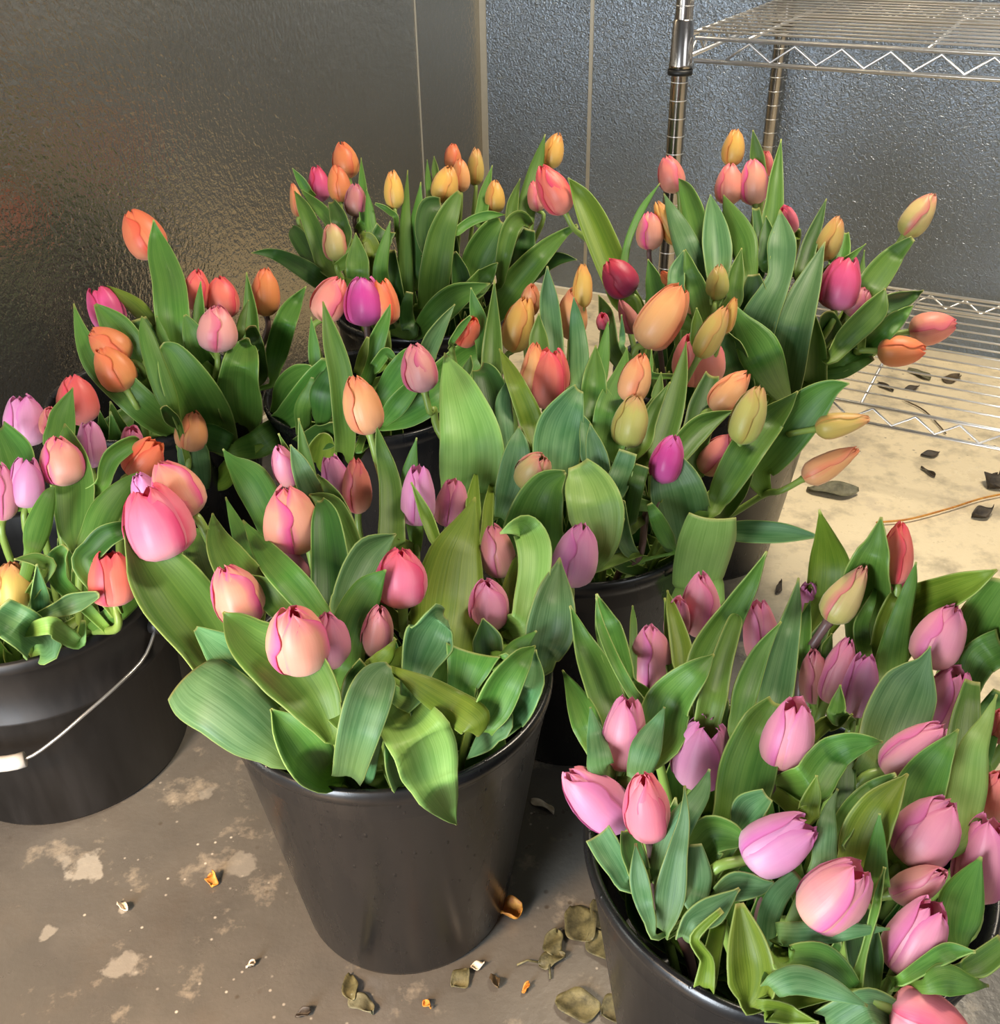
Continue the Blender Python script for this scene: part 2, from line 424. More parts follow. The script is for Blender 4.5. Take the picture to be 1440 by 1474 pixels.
DATA['B5'] = r'''
T 1100,255 1103,216 24 sa c | small salmon tulip mostly hidden behind the top blooms of the back right bucket
L g 1095,270,20 1090,225,20 1084,187,0
L g 1112,330,30 1117,260,20 1125,200,0
T 1052,240 1061,183 30 ye c | yellow tulip with pink tip, highest in the back right bucket
T 973,278 958,223 36 sa c | peach tulip in front of the chrome shelf post
T 1140,335 1128,296 26 hp o | small hot pink tulip behind a broad leaf, against the bright wall
T 815,308 777,237 46 co c s=850,350;885,405 | salmon tulip drooping left on a long bent stem, against the dark wall seam
L y 900,430,40 880,380,44 855,320,40 835,280,24 818,256,0
L g 898,385,12 905,345,10 925,300,10 950,264,0
T 976,353 944,289 28 ye c | yellow tulip leaning left beneath the peach bloom by the post
T 936,361 935,303 37 pp c p | peach tulip with magenta seam on a dark stem, left side of the back right bucket
L g 1010,350,30 1000,310,32 988,275,20 977,257,0
T 1048,296 1052,233 38 sa c | salmon tulip, left one of the touching pair topping the back right bucket
T 1085,296 1085,227 41 pp c | pink-striped tulip, right one of the touching pair topping the back right bucket
L d 1090,400,16 1092,340,16 1088,300,10
L d 1102,380,20 1105,340,20 1103,311,0
L b 1010,420,20 995,370,38 975,320,26 956,279,0
L g 1078,400,20 1070,350,40 1052,310,26 1042,281,0
L d 1155,395,24 1165,355,22 1178,320,14 1190,286,0
L g 1205,390,30 1212,360,24 1218,335,8
T 1182,376 1210,310 34 go c | golden tulip with pink tip rising above the hot pink one at right
L g 1225,370,10 1247,351,0
L g 1240,395,10 1245,360,0
T 1300,340 1346,277 40 gp c s=1262,385;1232,425 | green-peach tulip on a long stem leaning right before the bright wall
L g 1225,450,20 1255,410,40 1285,370,30 1315,343,8
L d 1240,470,16 1275,440,26 1305,430,20 1330,418,0
T 1222,455 1250,415 38 du c | dull peach tulip half hidden under the hot pink bloom of the back right bucket
T 1308,478 1380,465 46 sa c s=1270,500;1220,530 | salmon tulip lying sideways, furthest right above the wire shelf
L g 950,440,34 942,405,24 933,373,0
T 998,452 990,405 26 pe c | peach tulip mostly hidden behind the big orange striped one
T 966,412 953,390 16 or c | orange tulip tip peeping between leaves left of the green bud
L b 975,420,24 975,390,22 985,360,0
L b 1032,410,30 1031,360,42 1027,310,24 1023,280,0
L d 1070,480,40 1085,430,40 1085,395,16
L g 1015,460,30 1005,420,30 993,385,18 987,359,0
T 908,425 873,373 48 mr c | deep crimson tulip leaning left at the edge of the back right bucket
L g 1055,435,24 1060,395,22 1068,357,0
T 1030,434 1036,379 33 gg c | closed green tulip bud in the middle of the back right bucket
L b 1080,500,60 1098,450,50 1122,400,34 1126,350,40 1123,302,0
L d 1145,560,30 1155,520,26 1160,480,10
L d 1190,520,40 1195,480,40 1190,450,20
L g 1170,560,40 1172,500,36 1168,450,10
T 1200,447 1222,368 56 hm o | large hot pink tulip with ruffled crimson top in the back right bucket
L b 1130,560,50 1138,500,56 1150,450,50 1168,400,30 1188,348,0
L g 1200,530,20 1245,500,30 1290,460,24 1315,440,0
L g 1195,515,20 1225,480,34 1260,445,34 1275,415,0
L g 1180,540,14 1215,535,18 1257,515,8
T 1262,505 1337,505 42 or c s=1235,512;1190,535 | orange tulip lying sideways in front of the salmon one, over the wire shelf
L d 1070,560,40 1055,510,40 1045,480,10
L g 1130,575,20 1110,540,50 1090,500,60 1068,465,30 1058,443,8
'''
DATA['B7'] = r'''
L y 225,470,14 200,445,24 175,425,14 154,411,0
T 225,372 185,302 56 ao c s=238,410;250,470 | orange tulip standing highest at left, half covered by a tall leaf
L g 258,510,40 248,460,48 243,410,46 232,370,36 225,340,18 221,316,0
T 165,475 138,412 48 hm o | magenta tulip with open tips at the far left against the wall
T 282,448 284,386 36 co c | coral tulip split by a thin leaf, left of the coral pair
L g 287,470,16 287,440,14 289,405,0
L g 362,500,24 360,450,20 355,392,0
T 383,456 382,383 40 or c p | orange tulip standing alone on a straight dark stem, right side of the left rear bucket
T 325,460 315,395 46 co c | coral tulip standing behind the pink-seamed one in the left rear bucket
L g 345,480,14 350,455,10 358,432,0
L d 375,540,20 368,500,24 360,470,16
L d 235,570,50 215,510,50 195,460,30
L g 215,560,50 190,510,50 165,470,40 137,438,4
L g 310,560,20 295,520,40 278,480,30 266,453,4
T 312,508 312,437 55 sp c | pink tulip with deep rose seam, lowest of the coral trio in the left rear bucket
L g 240,500,12 232,480,14 226,455,0
L g 258,625,24 225,600,44 180,560,46 140,520,40 118,480,20 106,437,0
T 185,520 128,475 50 or c | orange tulip leaning left, upper one of the left edge pair
T 183,562 143,497 52 or c s=205,585;235,620 | orange tulip leaning left, lower one of the left edge pair
L g 310,640,60 290,600,80 265,550,70 245,510,40 232,497,10
L g 258,610,8 240,570,30 222,520,28 210,480,20 204,455,0
L g 390,555,8 398,510,30 410,465,32 425,435,20 441,412,0
L g 355,625,20 348,590,58 345,550,60 350,510,40 357,487,6
L d 258,615,10 245,600,20 235,585,10
L d 330,640,30 300,630,40 275,640,20
T 272,650 280,588 44 pe c | peach tulip with red tip tucked behind a rounded leaf, above the two-tone front tulip
L g 330,650,20 370,640,40 405,620,40 425,640,10
L y 320,690,30 345,660,24 387,636,0
L b 290,725,10 285,690,36 278,650,44 285,622,10
'''
DATA['B8'] = r'''
L g 455,540,16 452,500,16 448,456,0
T 462,462 490,398 48 sa c | salmon tulip leaning right behind the magenta one, over the bucket with a bare black rim
T 555,470 545,400 46 ao o | orange tulip peeping from behind the magenta one, its petals flared right
T 528,470 522,398 56 mg o p s=530,520;532,560 | bright magenta tulip on a bare purple stem near the centre left
L g 525,560,20 540,500,26 555,460,14 562,438,0
L y 515,540,12 523,510,14 530,485,4
L g 540,530,16 555,508,16 568,515,6
L b 610,520,24 622,490,26 640,460,14 655,438,0
L g 398,600,10 410,560,30 435,540,34 450,530,10
L g 400,610,20 425,590,40 455,550,40 475,520,24
L g 440,630,20 436,590,24 447,560,16 450,543,4
L d 460,620,20 465,570,40 478,540,30 480,520,10
L g 545,580,20 570,545,40 590,515,30 600,500,10
L g 545,612,16 585,590,50 640,550,60 680,515,50 700,505,10
L g 548,612,10 570,585,30 595,555,20 600,545,6
L d 430,640,20 470,625,40 485,610,20
L y 460,670,50 465,640,40 470,625,20
L g 500,660,28 495,600,32 490,540,34 478,490,26 465,434,0
L g 515,650,12 525,640,14 530,630,4
'''
DATA['B4'] = r'''
L d 880,500,24 872,450,20 862,425,0
T 838,445 840,378 28 ye c | slim yellow tulip standing highest in the centre bucket
T 760,455 767,407 28 pe c | peach tulip directly behind the large yellow one in the centre bucket
T 868,472 868,452 18 hp o | tiny red tulip tip showing low between leaves below the crimson bloom
L g 700,520,20 692,470,24 684,440,16 678,414,0
T 664,496 684,456 34 ao c | small orange tulip wrapped by a leaf in front of the far bucket's rim
L g 650,492,8 665,470,10 678,455,4
L g 707,560,30 708,510,30 710,460,18 712,403,0
L b 800,540,26 796,490,30 790,430,26 788,383,0
T 822,490 826,412 42 pe c | peach tulip with a narrow leaf across it, below the slim yellow one
T 737,508 758,424 44 ye c | large yellow tulip leaning right, at the upper left of the centre bucket
L g 780,540,30 775,490,26 776,451,0
L b 835,560,30 833,500,28 829,455,16 826,428,0
T 915,480 892,430 28 du b | slim dusky peach tulip at the left shoulder of the big orange striped one
T 1040,480 1060,427 24 ye b | yellow tulip tip behind the green-yellow leaning one
T 1005,551 1008,478 72 sa o | wide coral tulip seen behind the leaning green-yellow bud
L y 1003,490,18 1004,465,16 1003,443,0
L g 858,560,30 868,510,20 876,461,0
T 926,500 985,412 62 pe o | big peach tulip striped orange, leaning right, at the top of the centre bucket
L b 896,500,8 896,480,8 895,453,0
T 760,580 773,490 34 pe c | pale peach tulip half behind the open coral one
L g 850,600,36 855,550,34 858,497,0
L g 875,650,50 882,590,50 895,540,24 903,500,0
L d 1000,640,40 1010,590,40 1025,540,20
L g 938,540,10 938,503,0
L g 942,580,14 948,560,14 952,536,0
T 1005,516 1046,440 36 go c s=975,575;940,640 | green-yellow tulip leaning right on a long bare stem in the centre bucket
L g 945,660,40 965,600,36 980,540,20 988,492,0
T 905,580 926,507 44 pe c | peach tulip with dark seam standing just above the pale buff bud
T 1025,592 1078,534 42 pe c | peach-pink tulip leaning right behind the green bud
L g 925,640,24 942,590,18 965,550,0
T 612,565 594,493 50 sp c s=625,590;634,625 | pale rose tulip apart from the rest, left of the big light green leaf
L d 668,545,12 674,530,14 678,512,0
L d 720,640,40 710,590,56 700,545,40 690,530,20
T 788,590 796,500 58 co o | open coral tulip with greenish outer petal in the middle of the centre bucket
L b 735,660,20 727,610,26 726,575,22 733,548,4
L y 770,650,14 765,610,34 750,570,30 735,535,20 719,502,0
L b 850,660,24 845,620,20 838,595,0
L b 800,700,50 800,650,70 808,610,66 822,580,40 833,560,16
L l 675,720,80 680,670,94 678,630,88 668,590,70 655,550,44 640,508,0
L b 720,745,16 732,710,40 742,670,44 746,640,30 747,614,0
L b 865,700,34 860,660,32 853,630,18 850,610,0
T 900,645 918,567 50 gg c s=890,690;870,740 | pale buff tulip bud on a thick stem at the heart of the centre bucket
L b 880,720,26 892,690,34 905,650,26
L d 905,760,20 915,700,24 925,670,20
L g 960,680,20 985,640,36 1015,610,30 1056,591,0
T 1010,682 1056,625 42 sa c | salmon tulip leaning right just below the green bud
L g 1090,680,40 1120,640,60 1160,590,60 1195,560,30 1223,552,0
T 1172,618 1256,602 36 go b s=1140,625;1090,650 | brownish yellow tulip lying sideways over the pale floor, upper of two
L b 985,810,40 985,760,76 975,710,80 960,670,50 945,655,20
L g 1040,740,20 1060,710,26 1080,680,10
L g 1022,742,14 1045,700,40 1075,650,50 1105,610,44 1130,585,24 1149,563,0
T 1063,640 1094,553 46 gg c s=1045,680;1018,740 | green-yellow tulip bud on a pale stem before a long bright leaf
T 1155,690 1238,644 40 pe b s=1100,712;1045,745 | pale orange tulip lying sideways on a long stem over the pale floor, lower of two
L b 1035,765,24 1080,766,32 1130,768,28 1177,772,4 o
L d 930,822,10 900,815,20 880,790,24 872,760,20
L b 925,808,10 905,790,20 895,760,24 890,720,20
T 952,696 972,624 46 mg c p s=930,740;921,800 | solitary magenta tulip bud on a curved purple stem in the centre bucket
L g 972,795,6 960,775,24 945,745,20 935,725,8
T 755,698 784,655 50 gp c s=740,715;726,738 | squat green and peach bud low at the left of the centre bucket
L g 770,830,60 770,780,90 775,740,80 790,700,50 815,680,6
L g 855,815,14 875,780,30 888,740,26
L l 855,815,20 865,780,50 858,740,80 848,700,66 832,668,30
L l 1002,858,66 1008,820,74 1018,780,80 1026,745,66 o
'''
DATA['B2'] = r'''
T 40,643 32,567 56 li o | lilac tulip with three open tips at the far left edge against the wall
T 118,612 103,537 56 co c | coral tulip standing highest in the bucket with the wire handle
T 70,625 72,585 26 sa c | small rosy tulip sliver left of the tall coral one
T 192,652 190,615 32 ma o | small mauve tulip tips in the gap above the orange tulip at left
T 133,674 128,606 40 li o | lilac tulip with split tip right of the peach-pink one
L g 85,640,40 90,600,34 105,558,0
L g 40,700,36 25,655,46 0,615,20
L g 112,800,10 108,760,44 108,700,56 100,650,40 93,610,0
T 38,731 38,657 50 li o | lilac tulip with parted petals left of the peach-pink one
T 97,700 80,626 58 pp c s=105,740;115,780 | peach tulip with wavy pink seam leaning left on a brown stem
T 5,750 0,665 40 ma c | rose-mauve tulip cut by the left edge of the picture
L g 45,800,20 55,760,36 70,715,20 78,700,0
L g 145,700,20 160,660,26 190,638,20 202,635,0
T 190,685 228,635 52 ao o | bright orange tulip behind the hot pink front bloom at left
L g 130,800,40 150,740,44 180,700,24 198,680,0
L d 120,810,30 150,775,34 185,760,20
T 20,880 14,806 54 go c | golden peach tulip at the left edge, just above the black rim
L g 110,860,20 85,835,24 82,805,28 95,787,12
L g 70,815,20 50,805,18 20,805,0
L b 60,900,16 56,860,26 53,812,0
T 165,872 158,792 64 co o | coral peach tulip with ruffled top, lowest right in the bucket with the wire handle
L b 75,880,20 110,865,30 142,855,10
L g 135,905,20 170,880,30 200,850,26 213,838,8
L b 60,930,50 30,905,56 -5,885,50
L l 72,900,26 95,915,26 115,925,16 120,893,6
'''
DATA['B1'] = r'''
L g 440,720,20 420,665,14 401,624,0
L g 405,790,40 385,735,50 360,690,50 335,665,20 321,646,0
L g 452,720,22 440,660,20 430,602,0
L g 598,760,24 590,690,26 600,630,0
L g 565,790,40 562,700,32 550,650,20 542,612,0
T 533,626 510,538 54 pe c s=543,660;555,730 | tall peach tulip on a long yellow-green stem, above the front bucket's pink pair
T 492,722 475,655 40 li o | lilac tulip half hidden behind the salmon one at the back of the front bucket
T 516,740 511,657 40 sa c | narrow salmon tulip beside the lilac one at the back of the front bucket
T 420,700 399,640 35 ma c | small rose tulip above the large peach bloom in the front bucket
L b 470,750,40 445,700,34 430,665,22 418,640,0
L g 515,850,24 505,770,22 480,715,22 457,683,0
L g 530,860,30 505,790,34 475,730,36 445,712,0
T 600,760 602,668 48 li o | tall lilac-pink tulip behind a narrow leaf, left of its twin
T 645,758 655,688 46 ma o | lilac-pink tulip with ruffled top, right of its taller twin in the front bucket
L y 635,800,14 615,745,18 592,694,0
L y 690,800,16 681,730,22 687,671,0
L y 700,790,18 703,730,14 712,673,0
L d 480,900,60 478,820,55 470,750,40 462,720,10
T 437,840 395,785 40 ma c | mauve tulip mostly hidden below the large peach bloom
L g 380,840,30 350,780,28 325,716,0
L g 330,880,60 300,820,60 285,780,40 275,765,10
T 222,735 197,680 40 li c d=.035 | lilac tulip sliver left of the two-tone pair at the left
T 280,743 228,662 66 pp c | large peach tulip with crimson edge behind the hot pink one at left
L g 350,840,60 325,800,46 312,770,26 306,739,0
T 722,832 709,753 48 du c | dusty rose tulip beneath the arching leaf at the right of the front bucket
L g 410,890,30 385,850,36 362,828,0
T 425,800 408,697 78 pp c s=440,845;452,900 | large peach tulip with wavy magenta seam, centre left of the front bucket
L g 470,900,30 430,850,46 385,800,36 350,749,0
L y 745,930,60 745,860,50 752,800,20
L l 757,900,50 768,830,46 768,785,50 752,757,36 720,768,0
L y 630,960,100 640,900,98 645,860,104 655,800,80 672,755,40 684,716,0
T 820,845 840,750 62 li c | pale lilac tulip leaning right beyond the front bucket's rim
L b 500,880,50 505,850,50 530,800,50 570,769,0
T 580,873 576,788 74 hp c s=585,900;590,930 | round rose and peach tulip with hot pink seam, centre of the front bucket
L g 495,960,50 505,900,55 530,850,44 556,820,0
L g 345,1010,60 305,935,85 258,870,100 215,810,70 178,757,0
T 247,803 203,700 92 hp o s=270,835;305,880 | large hot pink tulip with open petals, leftmost in the front bucket
T 362,900 320,812 72 pp c | peach tulip with magenta seam leaning left, above the torn leaf
T 708,903 700,833 56 ma c | mauve pink tulip with green base, right of the round rose one
L d 705,960,40 702,920,42 695,890,0
T 540,945 548,870 44 du c | small dusty pink tulip below the round rose one in the front bucket
T 478,960 470,880 56 ma c s=490,985;500,1010 | pink-mauve tulip tucked behind the lowest peach bloom
L g 625,1010,40 635,970,44 648,935,20
L b 778,962,30 784,935,56 792,905,70 798,860,52 806,803,0
L g 660,1010,30 672,970,56 682,938,80
L g 730,960,40 745,935,30 773,908,0
L b 725,1045,40 750,1010,50 765,975,36 771,935,0
L d 620,1060,40 600,1010,30 590,980,0
L d 590,1120,60 580,1080,60 575,1040,20
L b 725,1040,30 700,1065,30 672,1093,0
L g 690,1050,30 708,1020,50 725,985,52 750,950,30 771,930,0
L b 590,1010,30 600,960,50 615,920,72 630,893,46 640,885,16
L y 535,960,24 555,945,24 570,920,0
L y 572,966,10 610,990,36 650,1015,48 685,1040,50 688,1060,0
L b 375,980,70 330,945,60 300,920,30 282,905,8
L b 415,1090,36 370,1052,90 320,1012,100 285,990,100 270,975,80
L g 470,1120,40 445,1090,70 415,1050,50 390,1020,0
L g 482,1070,14 455,1010,75 415,960,95 365,925,65 340,900,36 321,881,0
T 437,962 418,872 88 pp c s=455,1005;482,1065 | large pale peach tulip with crimson left petal, lowest in the front bucket
L d 500,1040,30 515,990,46 535,965,50
L b 530,1120,16 545,1060,14 560,1000,8
L b 500,1118,44 515,1060,60 530,1010,66 545,975,50 560,957,10
L l 600,1058,90 612,1085,95 622,1120,76 638,1152,46 650,1175,18 658,1187,0 o
'''
DATA['B3'] = r'''
T 1288,842 1298,748 42 co c | tall red and peach tulip, rearmost in the front right bucket over the pale floor
T 1288,870 1300,818 38 hp c | coral pink tulip low behind the long upright leaf at right
T 972,920 978,860 36 ma o | tiny pink tulip edge behind the tall narrow pink one
T 1163,897 1165,840 34 li o | small lilac tulip with ruffled tips left of the green-peach bud
L y 1190,870,60 1195,820,62 1190,780,34 1180,734,0
L g 1250,900,60 1250,830,66 1262,785,34 1269,744,0
L g 1390,950,60 1420,890,70 1450,840,50
L y 1290,930,50 1310,880,60 1360,855,50 1400,838,34 1436,820,0
L y 1265,960,30 1275,900,30 1290,860,20 1300,850,0
L g 1245,950,20 1240,900,22 1255,865,12 1262,841,0
L d 1165,960,20 1175,925,24 1195,890,10
T 1192,896 1248,812 50 gp b p s=1175,925;1155,960 | green-peach pointed bud with pink tip on a purple stem
L g 1190,960,12 1190,935,16 1198,912,0
L g 1155,940,24 1158,900,20 1167,865,0
L y 970,980,20 965,920,16 957,861,0
T 1008,918 1010,820 54 ma c | tall narrow pink tulip at the back left of the front right bucket
L y 985,980,30 980,930,30 968,880,16 961,850,0
T 1098,953 1090,862 48 ma o | mauve tulip right of the long pale-edged leaf
L g 1285,1000,50 1285,950,44 1300,880,26 1312,840,16 1319,809,0
T 1330,960 1378,868 66 ma c | large mauve-peach tulip leaning right, topmost at the right side
L g 1390,1000,30 1410,950,50 1445,930,50
L g 1400,1100,50 1420,1040,40 1445,1000,30
L b 1105,1050,40 1115,1000,50 1130,930,38 1142,880,22 1150,832,0
T 1172,1011 1172,932 42 du c | small dark rose tulip left of the lilac pair
T 1190,1012 1225,917 44 ma c | rose-mauve tulip behind the lilac one, upper of the lilac pair
T 1228,1032 1250,940 50 li o | lilac tulip with split petals, front of the lilac pair
L g 911,990,12 912,900,10 911,872,0
L g 1000,1010,50 1020,950,60 1050,890,40 1080,840,24 1104,794,0
L y 1185,1045,20 1205,1040,16 1228,1028,0
L g 1205,1030,26 1207,1010,18 1210,986,0
L g 905,990,30 890,950,40 875,900,36 859,855,0
T 936,991 937,897 60 mp c | pink tulip with peach middle petal standing before black bucket wall
L d 1030,1070,50 1020,1010,50 1015,975,20
L g 930,1030,16 890,960,16 865,900,12 859,860,0
L g 1025,1010,40 1040,950,30 1058,895,20 1062,885,0
L g 1060,1060,20 1072,1000,36 1095,940,24 1125,895,0
L g 880,1030,50 860,970,48 838,920,26 821,872,0
L g 950,1060,70 965,1010,66 1000,970,40 1028,942,0
T 1345,1042 1385,962 62 ma o | mauve tulip directly below the topmost right bloom
L g 1385,1100,50 1390,1040,40 1400,980,20
T 1440,1065 1445,1020 34 sa c | peach tulip cut by the right edge, upper one
L g 860,1080,30 845,1040,44 828,1000,26 810,965,0
T 893,1108 905,1002 60 ma o | rose tulip with parted petals at the left of the front right bucket
L b 1270,1110,80 1285,1050,90 1310,990,76 1330,955,24 1340,930,0
T 1270,1112 1362,1042 56 ma c | long pink tulip lying right, just above a broad pointed leaf at right
L d 1215,1170,30 1217,1120,30 1222,1060,16
L g 1060,1180,70 1075,1110,80 1095,1050,60 1115,1010,20
L b 868,1110,40 858,1060,26 850,1018,0
L b 915,1130,30 930,1080,44 945,1045,24 957,1018,0
T 1122,1103 1150,1008 72 ma o p s=1110,1125;1095,1150 | mauve-pink tulip leaning right in the middle of the front right bucket
L g 1165,1130,60 1200,1085,50 1240,1070,28 1271,1068,0
T 1003,1128 1022,1036 82 li o | big lilac tulip with folded open top, centre left of the front right bucket
T 1430,1172 1440,1110 48 sa c | peach tulip cut by the right edge, lower one
L l 1380,1200,50 1395,1130,52 1402,1080,40 1420,1040,20 1435,1000,0
L g 1310,1200,60 1320,1150,70 1345,1100,50 1380,1050,0
L y 1160,1175,30 1170,1145,24 1176,1116,0
L g 1200,1220,30 1225,1170,30 1255,1135,20 1290,1115,6
L y 1235,1260,50 1245,1210,66 1270,1160,50 1307,1114,0
L b 1065,1190,30 1080,1165,46 1105,1145,20
L b 1185,1250,36 1190,1200,30 1195,1165,16 1206,1136,0
T 1405,1295 1428,1175 78 ma o | large rose tulip with open top at the right edge
T 1300,1240 1372,1150 84 ma c | large pink tulip leaning right with long dark seam, right side
L g 1260,1280,40 1262,1240,30 1265,1200,16 1267,1171,0
L g 1000,1230,60 1025,1200,56 1060,1205,30 1077,1208,0
T 1285,1288 1365,1252 48 du c | brownish rose tulip lying between two big pink ones
L g 1375,1370,20 1380,1320,60 1392,1280,50 1413,1233,0
T 1072,1240 1172,1185 76 li o | broad lilac tulip lying right with opened tips, centre of the front right bucket
L b 1030,1290,20 1060,1275,40 1095,1275,24 1115,1270,0
L b 1105,1370,16 1105,1330,30 1120,1290,30 1150,1260,20
L d 1255,1440,20 1245,1380,50 1235,1320,40 1225,1300,20
L g 1260,1310,12 1266,1280,10 1274,1248,0
L b 1120,1345,30 1160,1345,34 1220,1340,24 1281,1337,0
T 1165,1325 1245,1248 86 mp o s=1140,1330;1115,1340 | peach-pink tulip with curled open tip on a mauve stem, lower middle
T 1290,1395 1352,1298 76 ma o | mauve tulip with dark seam, low near the right rim
T 900,1190 812,1108 72 lk c | pale pink tulip lying left over the rim of the front right bucket
L b 905,1270,30 880,1230,40 862,1200,40
L d 925,1260,30 912,1225,34 905,1195,20
L b 1000,1300,30 1005,1260,40 1000,1215,20
L b 950,1260,30 965,1210,44 990,1170,34 1010,1140,24 1022,1107,0
T 936,1205 925,1112 66 cp c p s=938,1250;940,1290 | coral pink tulip on a purple stem at the front right bucket's left rim
L b 958,1345,16 965,1290,44 975,1230,30 985,1180,16 986,1131,0
L b 945,1350,8 928,1300,26 920,1260,26 915,1214,0
L g 1380,1400,20 1410,1390,34 1450,1360,30
L g 1300,1410,16 1340,1385,24 1370,1370,24 1405,1370,0
L g 1330,1420,20 1360,1410,44 1390,1415,30 1423,1419,0
L b 985,1350,20 995,1325,26 1025,1310,40 1065,1279,0
L y 1015,1420,30 1018,1380,20 1000,1350,14 1040,1310,8
L y 1080,1455,10 1085,1410,64 1078,1360,56 1065,1300,10 c=.45
L g 1130,1385,40 1180,1390,60 1220,1420,40 1250,1446,0
L b 1200,1480,60 1250,1450,50 1290,1470,50
L b 1110,1420,30 1150,1410,40 1200,1425,30 1249,1448,0
L y 1100,1450,30 1140,1460,24 1179,1472,0
T 1280,1450 1400,1492 84 cp c | pink tulip lying right, cut by the bottom edge of the picture
'''

# ------------------------------------------------------------------ buckets
def bucket(x, y, label, matt=False):
    root = empty('flower_bucket', (x, y, 0), label, 'bucket', None)
    mb = MB()
    if not matt:
        prof = [(0, .004), (.085, .004), (.088, 0), (.097, 0), (.0995, .006), (.1335, .245), (.1345, .247), (.1352, .262),
                (.1368, .266), (.1395, .270), (.1408, .276), (.1400, .2815), (.1372, .2835), (.1340, .281), (.1325, .276),
                (.1300, .245), (.096, .010), (0, .010)]
        mb.lathe(prof, (0, 0, 0), 96); b = mb.build('body', BLACK, root)
    else:
        prof = [(0, .004), (.110, .004), (.114, 0), (.126, 0), (.1295, .006), (.1352, .150), (.1385, .152), (.1385, .156), (.1362, .158), (.1400, .216),
                (.1440, .219), (.1450, .225), (.1440, .231), (.1410, .233), (.1385, .229), (.1365, .205), (.126, .01), (0, .01)]
        mb.lathe(prof, (0, 0, 0), 96); b = mb.build('body', MATTE, root)
    w = MB(); r = .112 if not matt else .132
    w.lathe([(0, .119), (r*.55, .1195), (r, .12)], (0, 0, 0), 48)
    m = bpy.data.materials.get('bucket water')
    if not m:
        q = NT('bucket water'); q.p(Base_Color=lin('#0c0f08'), Roughness=.04); m = q.m
    w.build('water', m, root)
    return root
BK = {  # centre, rim height, rim radius, bouquet spread, bouquet top
 'B1': dict(c=(-.098, .677), zr=.281, R=.128, sp=.20, top=.43, name='front bucket'),
 'B2': dict(c=(-.503, .890), zr=.230, R=.134, sp=.19, top=.41, name='bucket with the wire handle'),
 'B3': dict(c=(.195, .488), zr=.281, R=.128, sp=.20, top=.43, name='front right bucket'),
 'B4': dict(c=(.078, .932), zr=.281, R=.128, sp=.20, top=.46, name='centre bucket'),
 'B5': dict(c=(.297, 1.280), zr=.281, R=.128, sp=.21, top=.52, name='back right bucket'),
 'B6': dict(c=(-.112, 1.542), zr=.281, R=.128, sp=.20, top=.50, name='far bucket'),
 'B7': dict(c=(-.450, 1.240), zr=.281, R=.128, sp=.20, top=.47, name='left rear bucket'),
 'B8': dict(c=(-.165, 1.235), zr=.281, R=.128, sp=.19, top=.47, name='middle left bucket'),
}
BLAB = {
 'B1': 'black tapered bucket at the front centre with a glossy round rim, fully in view',
 'B2': 'matt black pail at the left edge with a wire handle and white grip',
 'B3': 'black bucket cut by the bottom right corner, packed with pink and mauve tulips',
 'B4': 'black bucket in the centre packed with yellow and orange tulips, behind the front one',
 'B5': 'black bucket at back right before the wire shelf, full of tall peach tulips',
 'B6': 'black bucket furthest back, against the wall corner, with small orange tulips',
 'B7': 'black bucket at rear left by the metal wall, hidden under coral and orange tulips',
 'B8': 'black bucket with bare rim showing between the rear left and far buckets',
}
for k, b in BK.items():
    r = bucket(b['c'][0], b['c'][1], BLAB[k], k == 'B2')
    b['root'] = r
# wire handle of the left pail
def bail(root):
    cx, cy = BK['B2']['c']; c = np.array([cx, cy, 0])
    def cyl(px, py, R):
        d = ray(px, py); o = CAM-c; A = d[0]**2+d[1]**2; B = 2*(o[0]*d[0]+o[1]*d[1]); Cc = o[0]**2+o[1]**2-R*R
        q = max(0.0, B*B-4*A*Cc); return CAM+d*((-B-math.sqrt(q))/(2*A))
    right = [cyl(226, 900, .146), cyl(208, 946, .150), cyl(170, 986, .155), cyl(120, 1030, .158), cyl(80, 1064, .160), cyl(40, 1091, .162)]
    mid = cyl(-2, 1100, .164)
    mv = (mid-c); mh = np.array([mv[0], mv[1], 0]); mh /= np.linalg.norm(mh)
    def mirror(P):
        v = P-c; s = np.array([-mh[1], mh[0], 0]); return c+v-2*(v @ s)*s
    P0 = right[0]; P4 = mirror(P0)
    pts = list(catmull(right+[mid]+[mirror(p) for p in right[::-1]], 41))
    loc = [p-np.array(root.location) for p in pts]
    h = MB(); h.tube(loc, .0018, 8); hh = h.build('bail_handle', WIRE, root); hh['label'] = 'thin grey wire handle'
    g = MB()
    g.tube(loc[17:24], .0078, 16); gg = g.build('grip', WHITEP, hh); gg['label'] = 'white plastic grip'
    for P in (P0, P4):
        e = MB(); q = P-np.array(root.location); u = np.array([q[0], q[1], 0]); u /= np.linalg.norm(u)
        e.tube([q-u*.006, q+u*.006], .009, 14); e.build('handle_lug', MATTE, root)
bail(BK['B2']['root'])

